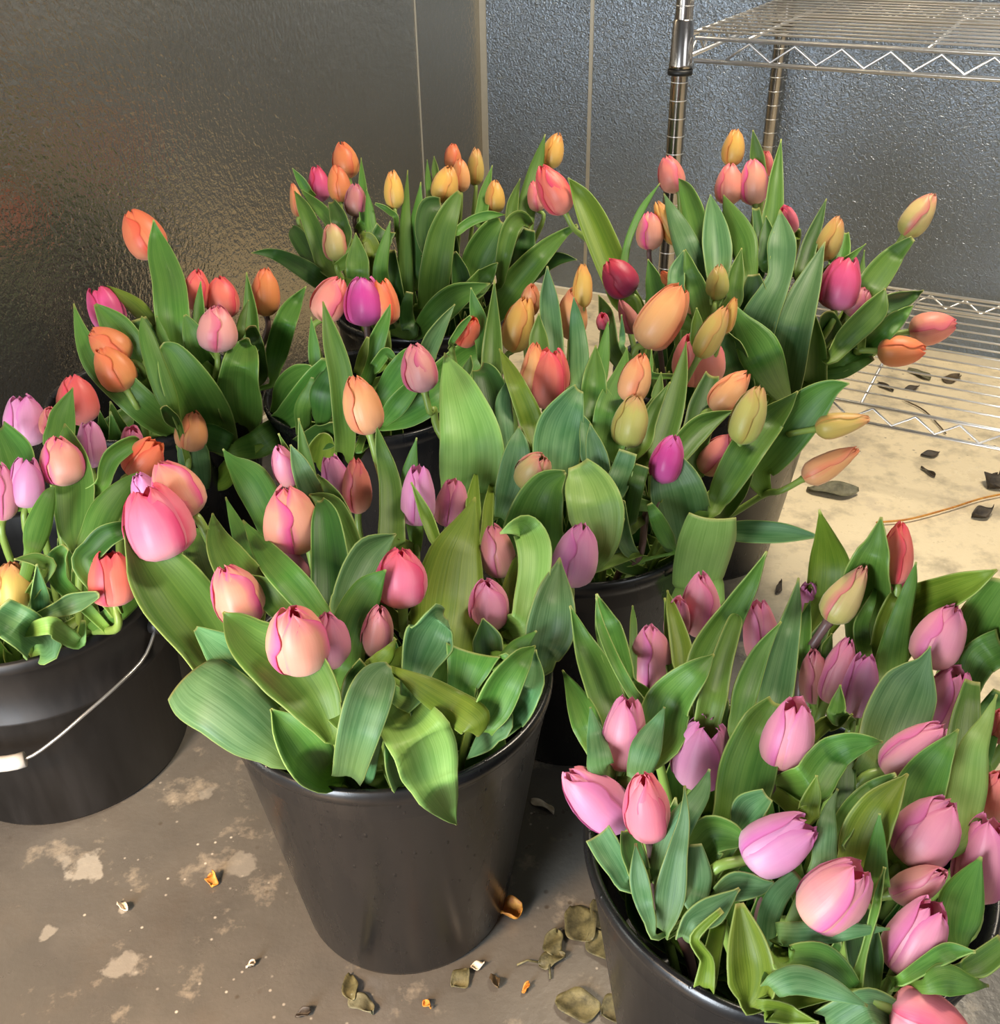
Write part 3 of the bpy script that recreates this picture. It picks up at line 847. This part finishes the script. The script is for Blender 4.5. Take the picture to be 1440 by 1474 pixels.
# ------------------------------------------------------------------ bouquet surface
def rho(b, z):
    zr, R, sp, tp = b['zr'], b['R'], b['sp'], b['top']
    xs = [0, zr-.12, zr, zr+.03, zr+(tp-zr)*.45, zr+(tp-zr)*.75, tp, tp+.001]
    ys = [.06, R*.84, R*.93, R*1.08, sp*.92, sp*.9, sp*.55, -1.0]
    return np.interp(z, xs, ys)
TT = np.linspace(.25, 2.4, 860)
def surf(b, x, y, over=False):
    d = ray(x, y); P = CAM[None, :] + d[None, :]*TT[:, None]
    c = b['c']; rr = np.hypot(P[:, 0]-c[0], P[:, 1]-c[1])
    if over:
        g = np.where(P[:, 2] < b['zr']+.02, .152, rho(b, P[:, 2])+.02) - rr
        g = np.where(P[:, 2] < .02, -1, g)
    else:
        g = rho(b, P[:, 2]) - rr
        g = np.where(P[:, 2] > b['top'], np.minimum(g, b['top']-P[:, 2]), g)
    ok = np.where(g > 0)[0]
    if len(ok): return float(TT[ok[0]])
    cc = np.array([c[0], c[1], (b['zr']+b['top'])/2+.02])
    Q = P-cc; Q[:, 2] *= .8
    return float(TT[np.argmin((Q**2).sum(1))])
def at(x, y, t): return CAM + ray(x, y)*t

# ------------------------------------------------------------------ tulip petals (unit bloom, shared meshes)
PROF = {
 'c': ([0, .03, .08, .16, .30, .45, .60, .74, .86, .94, 1.0], [.06, .20, .34, .44, .50, .50, .455, .375, .265, .165, .045]),
 'b': ([0, .03, .08, .16, .30, .45, .60, .74, .86, .94, 1.0], [.06, .20, .35, .46, .50, .465, .39, .30, .20, .12, .035]),
 'o': ([0, .03, .08, .16, .30, .45, .60, .74, .86, .94, 1.0], [.06, .22, .37, .46, .50, .50, .47, .405, .325, .25, .15]),
}
_pm = {}
def petal_mesh(shape, inner, var, mat):
    key = (shape, inner, var, mat.name)
    if key in _pm: return _pm[key]
    rnd = random.Random(hash((shape, inner, var)) & 0xffff if False else (ord(shape)*31+inner*7+var*13))
    xs, ys = PROF[shape]
    NU, NV = 14, 18
    vs, uv = [], []
    hw0 = math.radians(66 if not inner else 58)
    bend = rnd.uniform(-.03, .03); wav = rnd.uniform(0, 6)
    top = {0: rnd.uniform(.95, .985), 1: rnd.uniform(.96, 1.0)}[inner]
    flare = {'c': 0, 'b': 0, 'o': rnd.uniform(-.03, .05)}[shape]
    for j in range(NV+1):
        v = j/NV; z = v*top
        r0 = float(np.interp(z, xs, ys))*(.93 if inner else 1.0)
        r0 += flare*max(0, (v-.7)/.3)**2
        k = max(0.0, (v-.5)/.5)
        hw = hw0*(1-k**3.6)**.7 if k < 1 else 0.0
        # keep a real width near the tip, where the radius is small
        if shape == 'o': hw = hw*(.95)
        else: hw = hw*(1+.9*k*(1-k))
        hw = max(hw, .03)
        for i in range(NU+1):
            s = -1+2*i/NU
            a = s*hw + bend*v*2
            r = r0*(1-.07*abs(s)**3) + .042*s*min(1, v*4)*(1 if not inner else -1) + .012*math.exp(-(s/.13)**2)*min(1, v*3)
            r += .008*math.sin(wav+s*5+v*7)*v
            zz = z + (.012*math.sin(wav*2+s*6) if v > .6 else 0)*v - .02*abs(s)**2*k
            vs.append((r*math.cos(a), r*math.sin(a), zz)); uv.append((i/NU, v))
    fs = []
    for j in range(NV):
        for i in range(NU):
            q = j*(NU+1)+i; fs.append((q, q+1, q+NU+2, q+NU+1))
    me = bpy.data.meshes.new('petal'); me.from_pydata(vs, [], fs)
    ul = me.uv_layers.new(name='UVMap')
    vi = np.empty(len(me.loops), dtype=np.int32); me.loops.foreach_get('vertex_index', vi)
    ul.data.foreach_set('uv', np.array(uv, dtype=np.float32)[vi].ravel())
    me.polygons.foreach_set('use_smooth', [True]*len(me.polygons)); me.materials.append(mat)
    _pm[key] = me
    return me

def make_leaf(pts, ws, cls, root, rnd, cup=None, blunt=False, wave=None):
    """pts: 3-D spine, ws: full widths in metres"""
    n = 26; NU = 8
    S = catmull(pts, n); Wd = np.clip(catmull(np.array(ws)[:, None], n)[:, 0], .0012, None)
    Wd = np.minimum(Wd, max(ws))
    cup = rnd.choice([.16, .22, .28, -.10]) if cup is None else cup
    tw = math.radians(rnd.uniform(-16, 16)); wv = rnd.uniform(0, 6); wa = rnd.uniform(.01, .04) if wave is None else wave
    vs, uv = [], []; prevS = None
    for j in range(n):
        T = S[min(j+1, n-1)]-S[max(j-1, 0)]; T /= (np.linalg.norm(T)+1e-9)
        V = CAM-S[j]; V /= np.linalg.norm(V)
        side = np.cross(V, T); l = np.linalg.norm(side)
        side = side/(l+1e-9)
        if prevS is not None:
            if side @ prevS < 0: side = -side
            side = side*.5+prevS*.5; side -= T*(side @ T); side /= (np.linalg.norm(side)+1e-9)
        prevS = side.copy()
        N = np.cross(T, side); N = N if N @ V > 0 else -N
        s2 = side*math.cos(tw)+N*math.sin(tw); N2 = N*math.cos(tw)-side*math.sin(tw)
        w = Wd[j]/math.cos(tw); t = j/(n-1)
        for i in range(NU+1):
            u = -1+2*i/NU
            off = cup*w*(u*u-.35) + wa*w*math.sin(wv+t*11)*abs(u)**2*np.sign(u)
            vs.append(S[j]+s2*(u*w/2)+N2*off); uv.append((i/NU, t))
    fs = []
    for j in range(n-1):
        for i in range(NU):
            q = j*(NU+1)+i; fs.append((q, q+1, q+NU+2, q+NU+1))
    loc = np.array(root.location)
    return mesh_obj('leaf', [np.array(v)-loc for v in vs], fs, LM[cls], root, uv, solid=.0009)

GROUP = {k: 'tulips standing in the '+b['name'] for k, b in BK.items()}
ALLT = []
ZC = 4
def zget(Z, x, y, r):
    i0, i1 = int((y-r)//ZC)+30, int((y+r)//ZC)+31; j0, j1 = int((x-r)//ZC)+30, int((x+r)//ZC)+31
    i0, j0 = max(i0, 0), max(j0, 0)
    s = Z[i0:i1, j0:j1]
    return float(s.min()) if s.size else 9.0
def zput(Z, x, y, r, t):
    i0, i1 = int((y-r)//ZC)+30, int((y+r)//ZC)+31; j0, j1 = int((x-r)//ZC)+30, int((x+r)//ZC)+31
    i0, j0 = max(i0, 0), max(j0, 0)
    s = Z[i0:i1, j0:j1]; np.minimum(s, t, out=s)
def build_bucket(key, text):
    Z = np.full((440, 440), 9.0)
    b = BK[key]; rnd = random.Random(key)
    lines = [l for l in text.strip().split('\n') if l.strip()]
    n = len(lines); tulips = []; leaves = []
    c3 = np.array([b['c'][0], b['c'][1], 0])
    for i, ln in enumerate(lines):
        off = .045*(1-i/(n-1.0)) - .008                      # later lines stand nearer to the viewer
        if ln[0] == 'T':
            spec, label = ln.split('|'); q = spec.split()
            x0, y0 = map(float, q[1].split(',')); x1, y1 = map(float, q[2].split(',')); w = float(q[3]); cls = q[4]; shp = q[5]
            opts = q[6:]; sp = []; purple = False; dd = 0
            for o in opts:
                if o.startswith('s='): sp = [tuple(map(float, a.split(','))) for a in o[2:].split(';')]
                if o == 'p': purple = True
                if o.startswith('d='): dd = float(o[2:])
            mx, my = (x0+x1)/2, (y0+y1)/2
            t = surf(b, mx, my) + off + dd
            wr = w*t/F
            zz = min(zget(Z, x0+(x1-x0)*k, y0+(y1-y0)*k, w*.22) for k in (.15, .35, .5, .65, .85))
            t = max(min(t, zz-.010), t-.085)
            for k in (.08, .2, .35, .5, .65, .8, .92):
                zput(Z, x0+(x1-x0)*k, y0+(y1-y0)*k, w*.36*(1 if .1 < k < .7 else .6), t)
            t += wr*.5                                        # the front of the bloom lies at this depth
            Lp = math.hypot(x1-x0, y1-y0)*t/F
            lean = .25*Lp if Lp > 1.1*wr else .7*Lp
            if Lp < .042: lean = max(lean, math.sqrt(max(0, .045**2-Lp**2))*.8)
            Pb = at(x0, y0, t+lean/2); Pt = at(x1, y1, t-lean/2)
            tulips.append(dict(Pb=Pb, Pt=Pt, w=w*t/F*1.04, cls=cls, shp=shp, sp=sp, purple=purple, label=label.strip(), t=t, i=i))
        else:
            q = ln.split(); cls = q[1]; pts = []; over = False; cup = None; dd = 0
            for a in q[2:]:
                if a == 'o': over = True
                elif a.startswith('c='): cup = float(a[2:])
                elif a.startswith('d='): dd = float(a[2:])
                else: pts.append(tuple(map(float, a.split(','))))
            P = []; W = []
            for k, (x, y, w) in enumerate(pts):
                t = surf(b, x, y, over) + (off if not over else -.004) + dd
                P.append(t); W.append(w*t/F)
            # smooth depth along the blade
            tt = np.array(P)
            for _ in range(2):
                t2 = tt.copy(); t2[1:-1] = .5*tt[1:-1]+.25*(tt[:-2]+tt[2:]); tt = t2
            m_ = 4*(len(pts)-1)+1
            D = catmull([(x, y, w, t_) for (x, y, w), t_ in zip(pts, tt)], m_); D[:, 2] = np.clip(D[:, 2], 0, None)
            sh = np.array([max(0.0, q3-(zget(Z, q0, q1, q2*.32)-.006)) for q0, q1, q2, q3 in D])
            sh = np.minimum(sh, .08); sm = sh.copy()
            for _ in range(3):
                pd = np.pad(sm, 1, mode='edge'); sm = np.maximum(sm, .25*pd[:-2]+.5*pd[1:-1]+.25*pd[2:]); 
                sm = np.maximum(sm, np.maximum(pd[:-2], pd[2:])*.72)
            D[:, 3] -= sm
            for q0, q1, q2, q3 in D: zput(Z, q0, q1, q2*.45, q3-.10*q2*q3/F)
            D = D[::2]
            P3 = [at(q0, q1, q3) for q0, q1, q2, q3 in D]
            W = [q2*q3/F for q0, q1, q2, q3 in D]
            leaves.append(dict(P=P3, W=W, cls=cls, cup=cup, over=over))
    # tulips
    for k, T in enumerate(tulips):
        Pb, Pt = T['Pb'], T['Pt']
        ang = math.atan2(Pb[1]-c3[1], Pb[0]-c3[0]); rad = min(.075, .35*math.hypot(Pb[0]-c3[0], Pb[1]-c3[1]))
        rt0 = c3+np.array([math.cos(ang)*rad*.8, math.sin(ang)*rad*.8, .016])
        dirx = Pb-rt0; zg = b['zr']-.02
        g = rt0+dirx*((zg-.016)/max(.05, dirx[2])) if dirx[2] > .05 else rt0+np.array([0, 0, zg])
        gr = np.array([g[0]-c3[0], g[1]-c3[1]]); gl = np.linalg.norm(gr)
        if gl > b['R']*.82: gr *= b['R']*.82/gl
        gate = np.array([c3[0]+gr[0], c3[1]+gr[1], zg])
        root = empty('tulip', tuple(rt0), T['label'], 'tulip', GROUP[key])
        T['root'] = root
        ax = Pt-Pb; Lr = np.linalg.norm(ax); ax /= Lr
        sp = [gate]
        if T['sp']:
            ts = np.linspace(depth_of(Pb), depth_of(gate), len(T['sp'])+2)[1:-1]
            sp += [at(x, y, t_) for (x, y), t_ in zip(T['sp'], ts)][::-1]
        path = [rt0, .5*(rt0+gate)]+sp+[Pb-ax*.022, Pb+ax*.004]
        if len(T['sp']) == 0 and np.linalg.norm(Pb-gate) < .05: path = [rt0, gate, Pb+ax*.004]
        cur = catmull(path, 26); T['path'] = cur
        mb = MB(); rs = .0036 if T['w'] > .035 else .0030
        mb.tube([q-rt0 for q in cur], [rs*1.15]*20+[rs]*4+[rs*1.05, rs*1.5], 10)
        mb.build('stem', STEMP if T['purple'] else STEM, root)
        V = Vector(ax); quat = V.to_track_quat('Z', 'Y')
        spin = rnd.uniform(0, 2*PI); var = rnd.randrange(3)
        for inner in (1, 0):
            for q in range(3):
                me = petal_mesh(T['shp'], inner, (var+q) % 3, PM[T['cls']])
                o = bpy.data.objects.new('petal', me); COL.objects.link(o); o.parent = root
                a = spin+q*2*PI/3+(PI/3 if inner else 0)+rnd.uniform(-.06, .06)
                R = quat.to_matrix().to_4x4() @ Matrix.Rotation(a, 4, 'Z')
                j = rnd.uniform(.97, 1.03)
                sc = Matrix.Diagonal((T['w']*j, T['w']*j, Lr*rnd.uniform(.97, 1.02)*(1.0 if not inner else .985), 1))
                o.matrix_local = Matrix.Translation(Vector(Pb-rt0)) @ R @ sc
        ALLT.append(T)
    # leaves: each grows from the stem standing nearest to its foot
    for L in leaves:
        f0 = L['P'][0]; best = None
        for T in tulips:
            pth = T['path']; z0, z1 = .12, max(.15, f0[2]-.015)
            sel = [p for p in pth[:-3] if z0 <= p[2] <= z1] or [pth[6]]
            for p in sel:
                d = np.linalg.norm(p-f0)+.3*abs(p[2]-(f0[2]-.07))
                if best is None or d < best[0]: best = (d, T, p)
        _, T, p = best
        P3 = [p]; W = [max(.008, L['W'][0]*.45)]
        q = .5*(p+f0)
        gr = np.array([q[0]-c3[0], q[1]-c3[1]]); gl = np.linalg.norm(gr); lim = b['R']*.86
        if q[2] < b['zr']+.005 and gl > lim: q = np.array([c3[0]+gr[0]*lim/gl, c3[1]+gr[1]*lim/gl, q[2]])
        if L['over']:
            gr = np.array([f0[0]-c3[0], f0[1]-c3[1]])
            last = L['P'][-1]
        if not (L['over'] and L['P'][0][2] < L['P'][-1][2]):
            if np.linalg.norm(f0-p) > .03: P3.append(q); W.append(L['W'][0]*.8)
            P3 += L['P']; W += L['W']
            make_leaf(P3, W, L['cls'], T['root'], rnd, L['cup'])
        else:
            P3 += L['P']; W += L['W']; make_leaf(P3, W, L['cls'], T['root'], rnd, L['cup'])
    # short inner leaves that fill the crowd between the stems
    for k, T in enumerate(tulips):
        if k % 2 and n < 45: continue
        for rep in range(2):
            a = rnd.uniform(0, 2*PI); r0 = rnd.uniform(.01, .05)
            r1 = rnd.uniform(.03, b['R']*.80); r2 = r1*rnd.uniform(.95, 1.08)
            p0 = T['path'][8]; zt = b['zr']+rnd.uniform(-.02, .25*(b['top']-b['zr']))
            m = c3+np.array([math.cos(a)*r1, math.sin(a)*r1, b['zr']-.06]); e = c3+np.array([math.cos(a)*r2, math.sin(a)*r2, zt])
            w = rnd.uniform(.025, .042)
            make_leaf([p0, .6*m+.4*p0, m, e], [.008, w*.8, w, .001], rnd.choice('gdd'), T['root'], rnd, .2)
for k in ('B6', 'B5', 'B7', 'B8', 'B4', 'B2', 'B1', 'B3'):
    build_bucket(k, DATA[k])

# ------------------------------------------------------------------ litter on the floor
def dry_mat(name, a, b_):
    m = NT(name); tc = m.n('ShaderNodeTexCoord').outputs['Object']
    nz = m.noise(tc, 90, 5, .65)
    m.p(Base_Color=m.mix(m.ramp(nz, [(.35, BW(0)), (.65, BW(1))]), lin(a), lin(b_)), Roughness=.6, Normal=m.bump(nz, .5, .002)); return m.m
DRY = {'olive': dry_mat('dried olive leaf', '#3c3922', '#726b47'), 'brown': dry_mat('dried brown leaf', '#3a2d1d', '#5f4e32'),
       'orange': dry_mat('orange petal scrap', '#a8642a', '#d69a3c'), 'grey': dry_mat('grey green leaf', '#55533e', '#757259'),
       'dark': dry_mat('black dried leaf', '#26201a', '#463a2a'), 'white': dry_mat('pale chip', '#b8aa94', '#d8ccb8')}
def litter(px, py, lpx, wpx, ang, mat, label, name='dried_leaf', cat='leaf', group=None, stem=0, lift=.004):
    P = on_floor(px, py); t = depth_of(P); L = lpx*t/F; Wd = wpx*t/F*1.15
    rnd = random.Random(int(px*7+py)); n, NU = 20, 8; vs = []; uv = []
    # image angle to floor direction
    d = on_floor(px+math.cos(ang)*10, py-math.sin(ang)*10)-P; d /= np.linalg.norm(d); s = np.array([-d[1], d[0], 0])
    ph = rnd.uniform(0, 6)
    for j in range(n+1):
        v = j/n; w = Wd*(math.sin(PI*min(1, (v**.85)*.985+.008))**.62)*(1+.12*math.sin(ph+v*9))
        bend = .12*L*math.sin(ph+v*2.4)
        for i in range(NU+1):
            u = -1+2*i/NU
            z = .0015+lift*(.5+.5*math.sin(ph+u*2.1+v*5))+lift*.8*u*u*v
            vs.append(d*(v-.5)*L+s*(u*w/2+bend)+np.array([0, 0, z])); uv.append((i/NU, v))
    fs = []
    for j in range(n):
        for i in range(NU):
            q = j*(NU+1)+i; fs.append((q, q+1, q+NU+2, q+NU+1))
    o = mesh_obj(name, vs, fs, DRY[mat], None, uv, solid=.0008); o.location = tuple(P)
    tag(o, label, cat, group)
    if stem:
        mb = MB(); a = -d*L*.5; mb.tube([a+ez*.003, a-d*stem*.5+s*stem*.12+ez*.004, a-d*stem+ez*.002], .0011, 6); mb.build('leaf_stalk', DRY[mat], o)
    return o
G1 = 'dried leaves on the floor'; G2 = 'petal scraps on the floor'
litter(838, 1332, 62, 46, -.8, 'olive', 'wide curled olive leaf lying left of the front right bucket, upper of three', group=G1)
litter(873, 1318, 56, 40, -.7, 'olive', 'folded olive leaf touching the front right bucket above the curled one', group=G1)
litter(872, 1365, 60, 34, -1.1, 'olive', 'olive leaf hanging down beside the front right bucket, lower of three', group=G1)
litter(832, 1448, 64, 44, .1, 'olive', 'round flat olive leaf near the bottom edge left of the front right bucket', group=G1)
litter(885, 1450, 48, 34, .4, 'olive', 'small olive leaf beside the round one at the bottom edge', group=G1)
litter(801, 1362, 42, 26, 1.4, 'olive', 'crumpled olive leaf with curled stalk between the two front buckets', group=G1, stem=.022)
litter(795, 1386, 40, 22, .1, 'olive', 'flat olive leaf with long stalk below the crumpled one', group=G1, stem=.02)
litter(508, 1424, 44, 20, -1.2, 'olive', 'narrow dried leaf directly below the front bucket', group=G1)
litter(520, 1450, 44, 24, -.9, 'grey', 'pale dried leaf tip below the narrow one at the bottom', group=G1)
litter(662, 1410, 34, 24, .7, 'olive', 'small round dried leaf just below the front bucket, right side', group=G1)
litter(437, 1462, 22, 12, .6, 'dark', 'tiny black leaf scrap near the bottom edge left of the front bucket', group=G1)
litter(735, 1318, 34, 26, .3, 'orange', 'crumpled orange petal against the right foot of the front bucket', 'petal_scrap', 'petal', G2, lift=.012)
litter(306, 1271, 18, 16, 1.2, 'orange', 'small orange flake alone on the grey floor at left', 'petal_scrap', 'petal', G2, lift=.006)
litter(616, 1449, 16, 8, -1.1, 'orange', 'tiny orange scrap near the bottom edge under the front bucket', 'petal_scrap', 'petal', G2)
litter(712, 1416, 22, 12, -.8, 'brown', 'brown scrap right of the small round dried leaf', 'petal_scrap', 'petal', G2)
litter(758, 1426, 16, 7, 1.2, 'orange', 'reddish sliver right of the brown scrap on the floor', 'petal_scrap', 'petal', G2)
litter(688, 1392, 20, 9, .1, 'white', 'pale chip beside the foot of the front bucket', 'petal_scrap', 'petal', G2)
litter(362, 1392, 14, 6, .7, 'white', 'white chip on the floor left of the front bucket foot', 'petal_scrap', 'petal', G2)
litter(363, 1392+0, 4, 3, .7, 'brown', 'speck of brown stuck to the white chip', 'petal_scrap', 'petal', G2)
litter(178, 1308, 22, 9, -.3, 'white', 'elongated white chip on the floor below the left pail', 'petal_scrap', 'petal', G2)
litter(780, 1165, 40, 12, -.6, 'white', 'pale dry straw between the front and front right buckets', 'petal_scrap', 'petal', G2)
litter(1198, 709, 70, 30, .05, 'grey', 'flat grey-green leaf on the pale floor below the sideways tulips', group=G1, lift=.008)
litter(1338, 655, 28, 12, .1, 'dark', 'small black leaf on the pale floor in front of the shelf', group=G1)
litter(1335, 682, 30, 7, -.5, 'dark', 'thin black leaf sliver on the pale floor below the small black one', group=G1)
litter(1428, 698, 34, 26, .5, 'dark', 'large black curled leaf at the right edge of the picture', group=G1, lift=.015)
litter(1412, 742, 36, 16, .2, 'dark', 'black crumbled leaf under the thin twig at right', group=G1, lift=.01)
litter(1275, 559, 30, 10, -.7, 'dark', 'dark leaf under the bottom wire shelf, left one', group=G1)
litter(1322, 541, 42, 18, -.4, 'grey', 'grey-brown leaf under the bottom wire shelf, middle one', group=G1)
litter(1372, 548, 34, 18, .3, 'brown', 'brown leaf under the bottom wire shelf, right one', group=G1)
litter(1312, 560, 24, 9, .1, 'dark', 'small black leaf under the bottom shelf, between two larger ones', group=G1)
litter(1120, 848, 30, 7, .9, 'dark', 'thin dark sliver on the pale floor beside the back right bucket', group=G1)
tw = MB(); a = [on_floor(x, y, .006) for x, y in ((1262, 752), (1310, 747), (1370, 731), (1415, 717), (1470, 706))]
tw.tube(catmull(a, 20), .0016, 7); tag(tw.build('twig', DRY['orange']), 'long thin yellow-brown twig lying on the pale floor at right', 'twig')
tw = MB(); a = [on_floor(x, y, .004) for x, y in ((1300, 575), (1330, 590), (1352, 612), (1362, 624))]
tw.tube(catmull(a, 12), .0013, 6); tag(tw.build('twig', DRY['brown']), 'short brown twig on the floor under the bottom wire shelf', 'twig')

# ------------------------------------------------------------------ light
def area(name, loc, tgt, sx, sy, power, col):
    l = bpy.data.lights.new(name, 'AREA'); l.shape = 'RECTANGLE'; l.size = sx; l.size_y = sy; l.energy = power; l.color = col
    o = bpy.data.objects.new(name, l); COL.objects.link(o); o.location = loc
    d = Vector(tgt)-Vector(loc); o.rotation_euler = d.to_track_quat('-Z', 'Y').to_euler(); return o
area('doorway_daylight', (-.88, -.62, .56), (.8, 2.0, .3), .42, 1.1, 46, (.84, .92, 1.0))
area('ceiling_lamp', (.75, 1.35, 1.95), (.7, 1.45, 0), .6, .3, 38, (1.0, .87, .68))
area('front_fill', (1.7, -1.1, 1.6), (.1, .9, .25), 1.2, 1.0, 15, (.95, .97, 1.0))  # added fill light behind the camera, brightens the fronts of the blooms
lp = area('entrance_lamp', (-.75, -.1, .9), (-.36, .40, 0), .2, .2, 5.0, (1.0, .68, .42)); lp.data.spread = math.radians(60)
w = bpy.data.worlds.new('world'); scene.world = w; w.use_nodes = True
nt = w.node_tree; bg = nt.nodes['Background']
tc = nt.nodes.new('ShaderNodeTexCoord'); sx = nt.nodes.new('ShaderNodeSeparateXYZ'); cr = nt.nodes.new('ShaderNodeValToRGB')
nt.links.new(tc.outputs['Generated'], sx.inputs[0]); nt.links.new(sx.outputs[2], cr.inputs[0]); nt.links.new(cr.outputs[0], bg.inputs[0])
el = cr.color_ramp.elements; el[0].position = .0; el[0].color = (.62, .58, .52, 1); el[1].position = .35; el[1].color = (.22, .22, .23, 1)
bg.inputs[1].default_value = .5

vs_ = scene.view_settings; vs_.view_transform = 'Standard'; vs_.look = 'None'; vs_.gamma = 1.0; vs_.use_curve_mapping = False; vs_.exposure = 0.1
scene.render.film_transparent = False
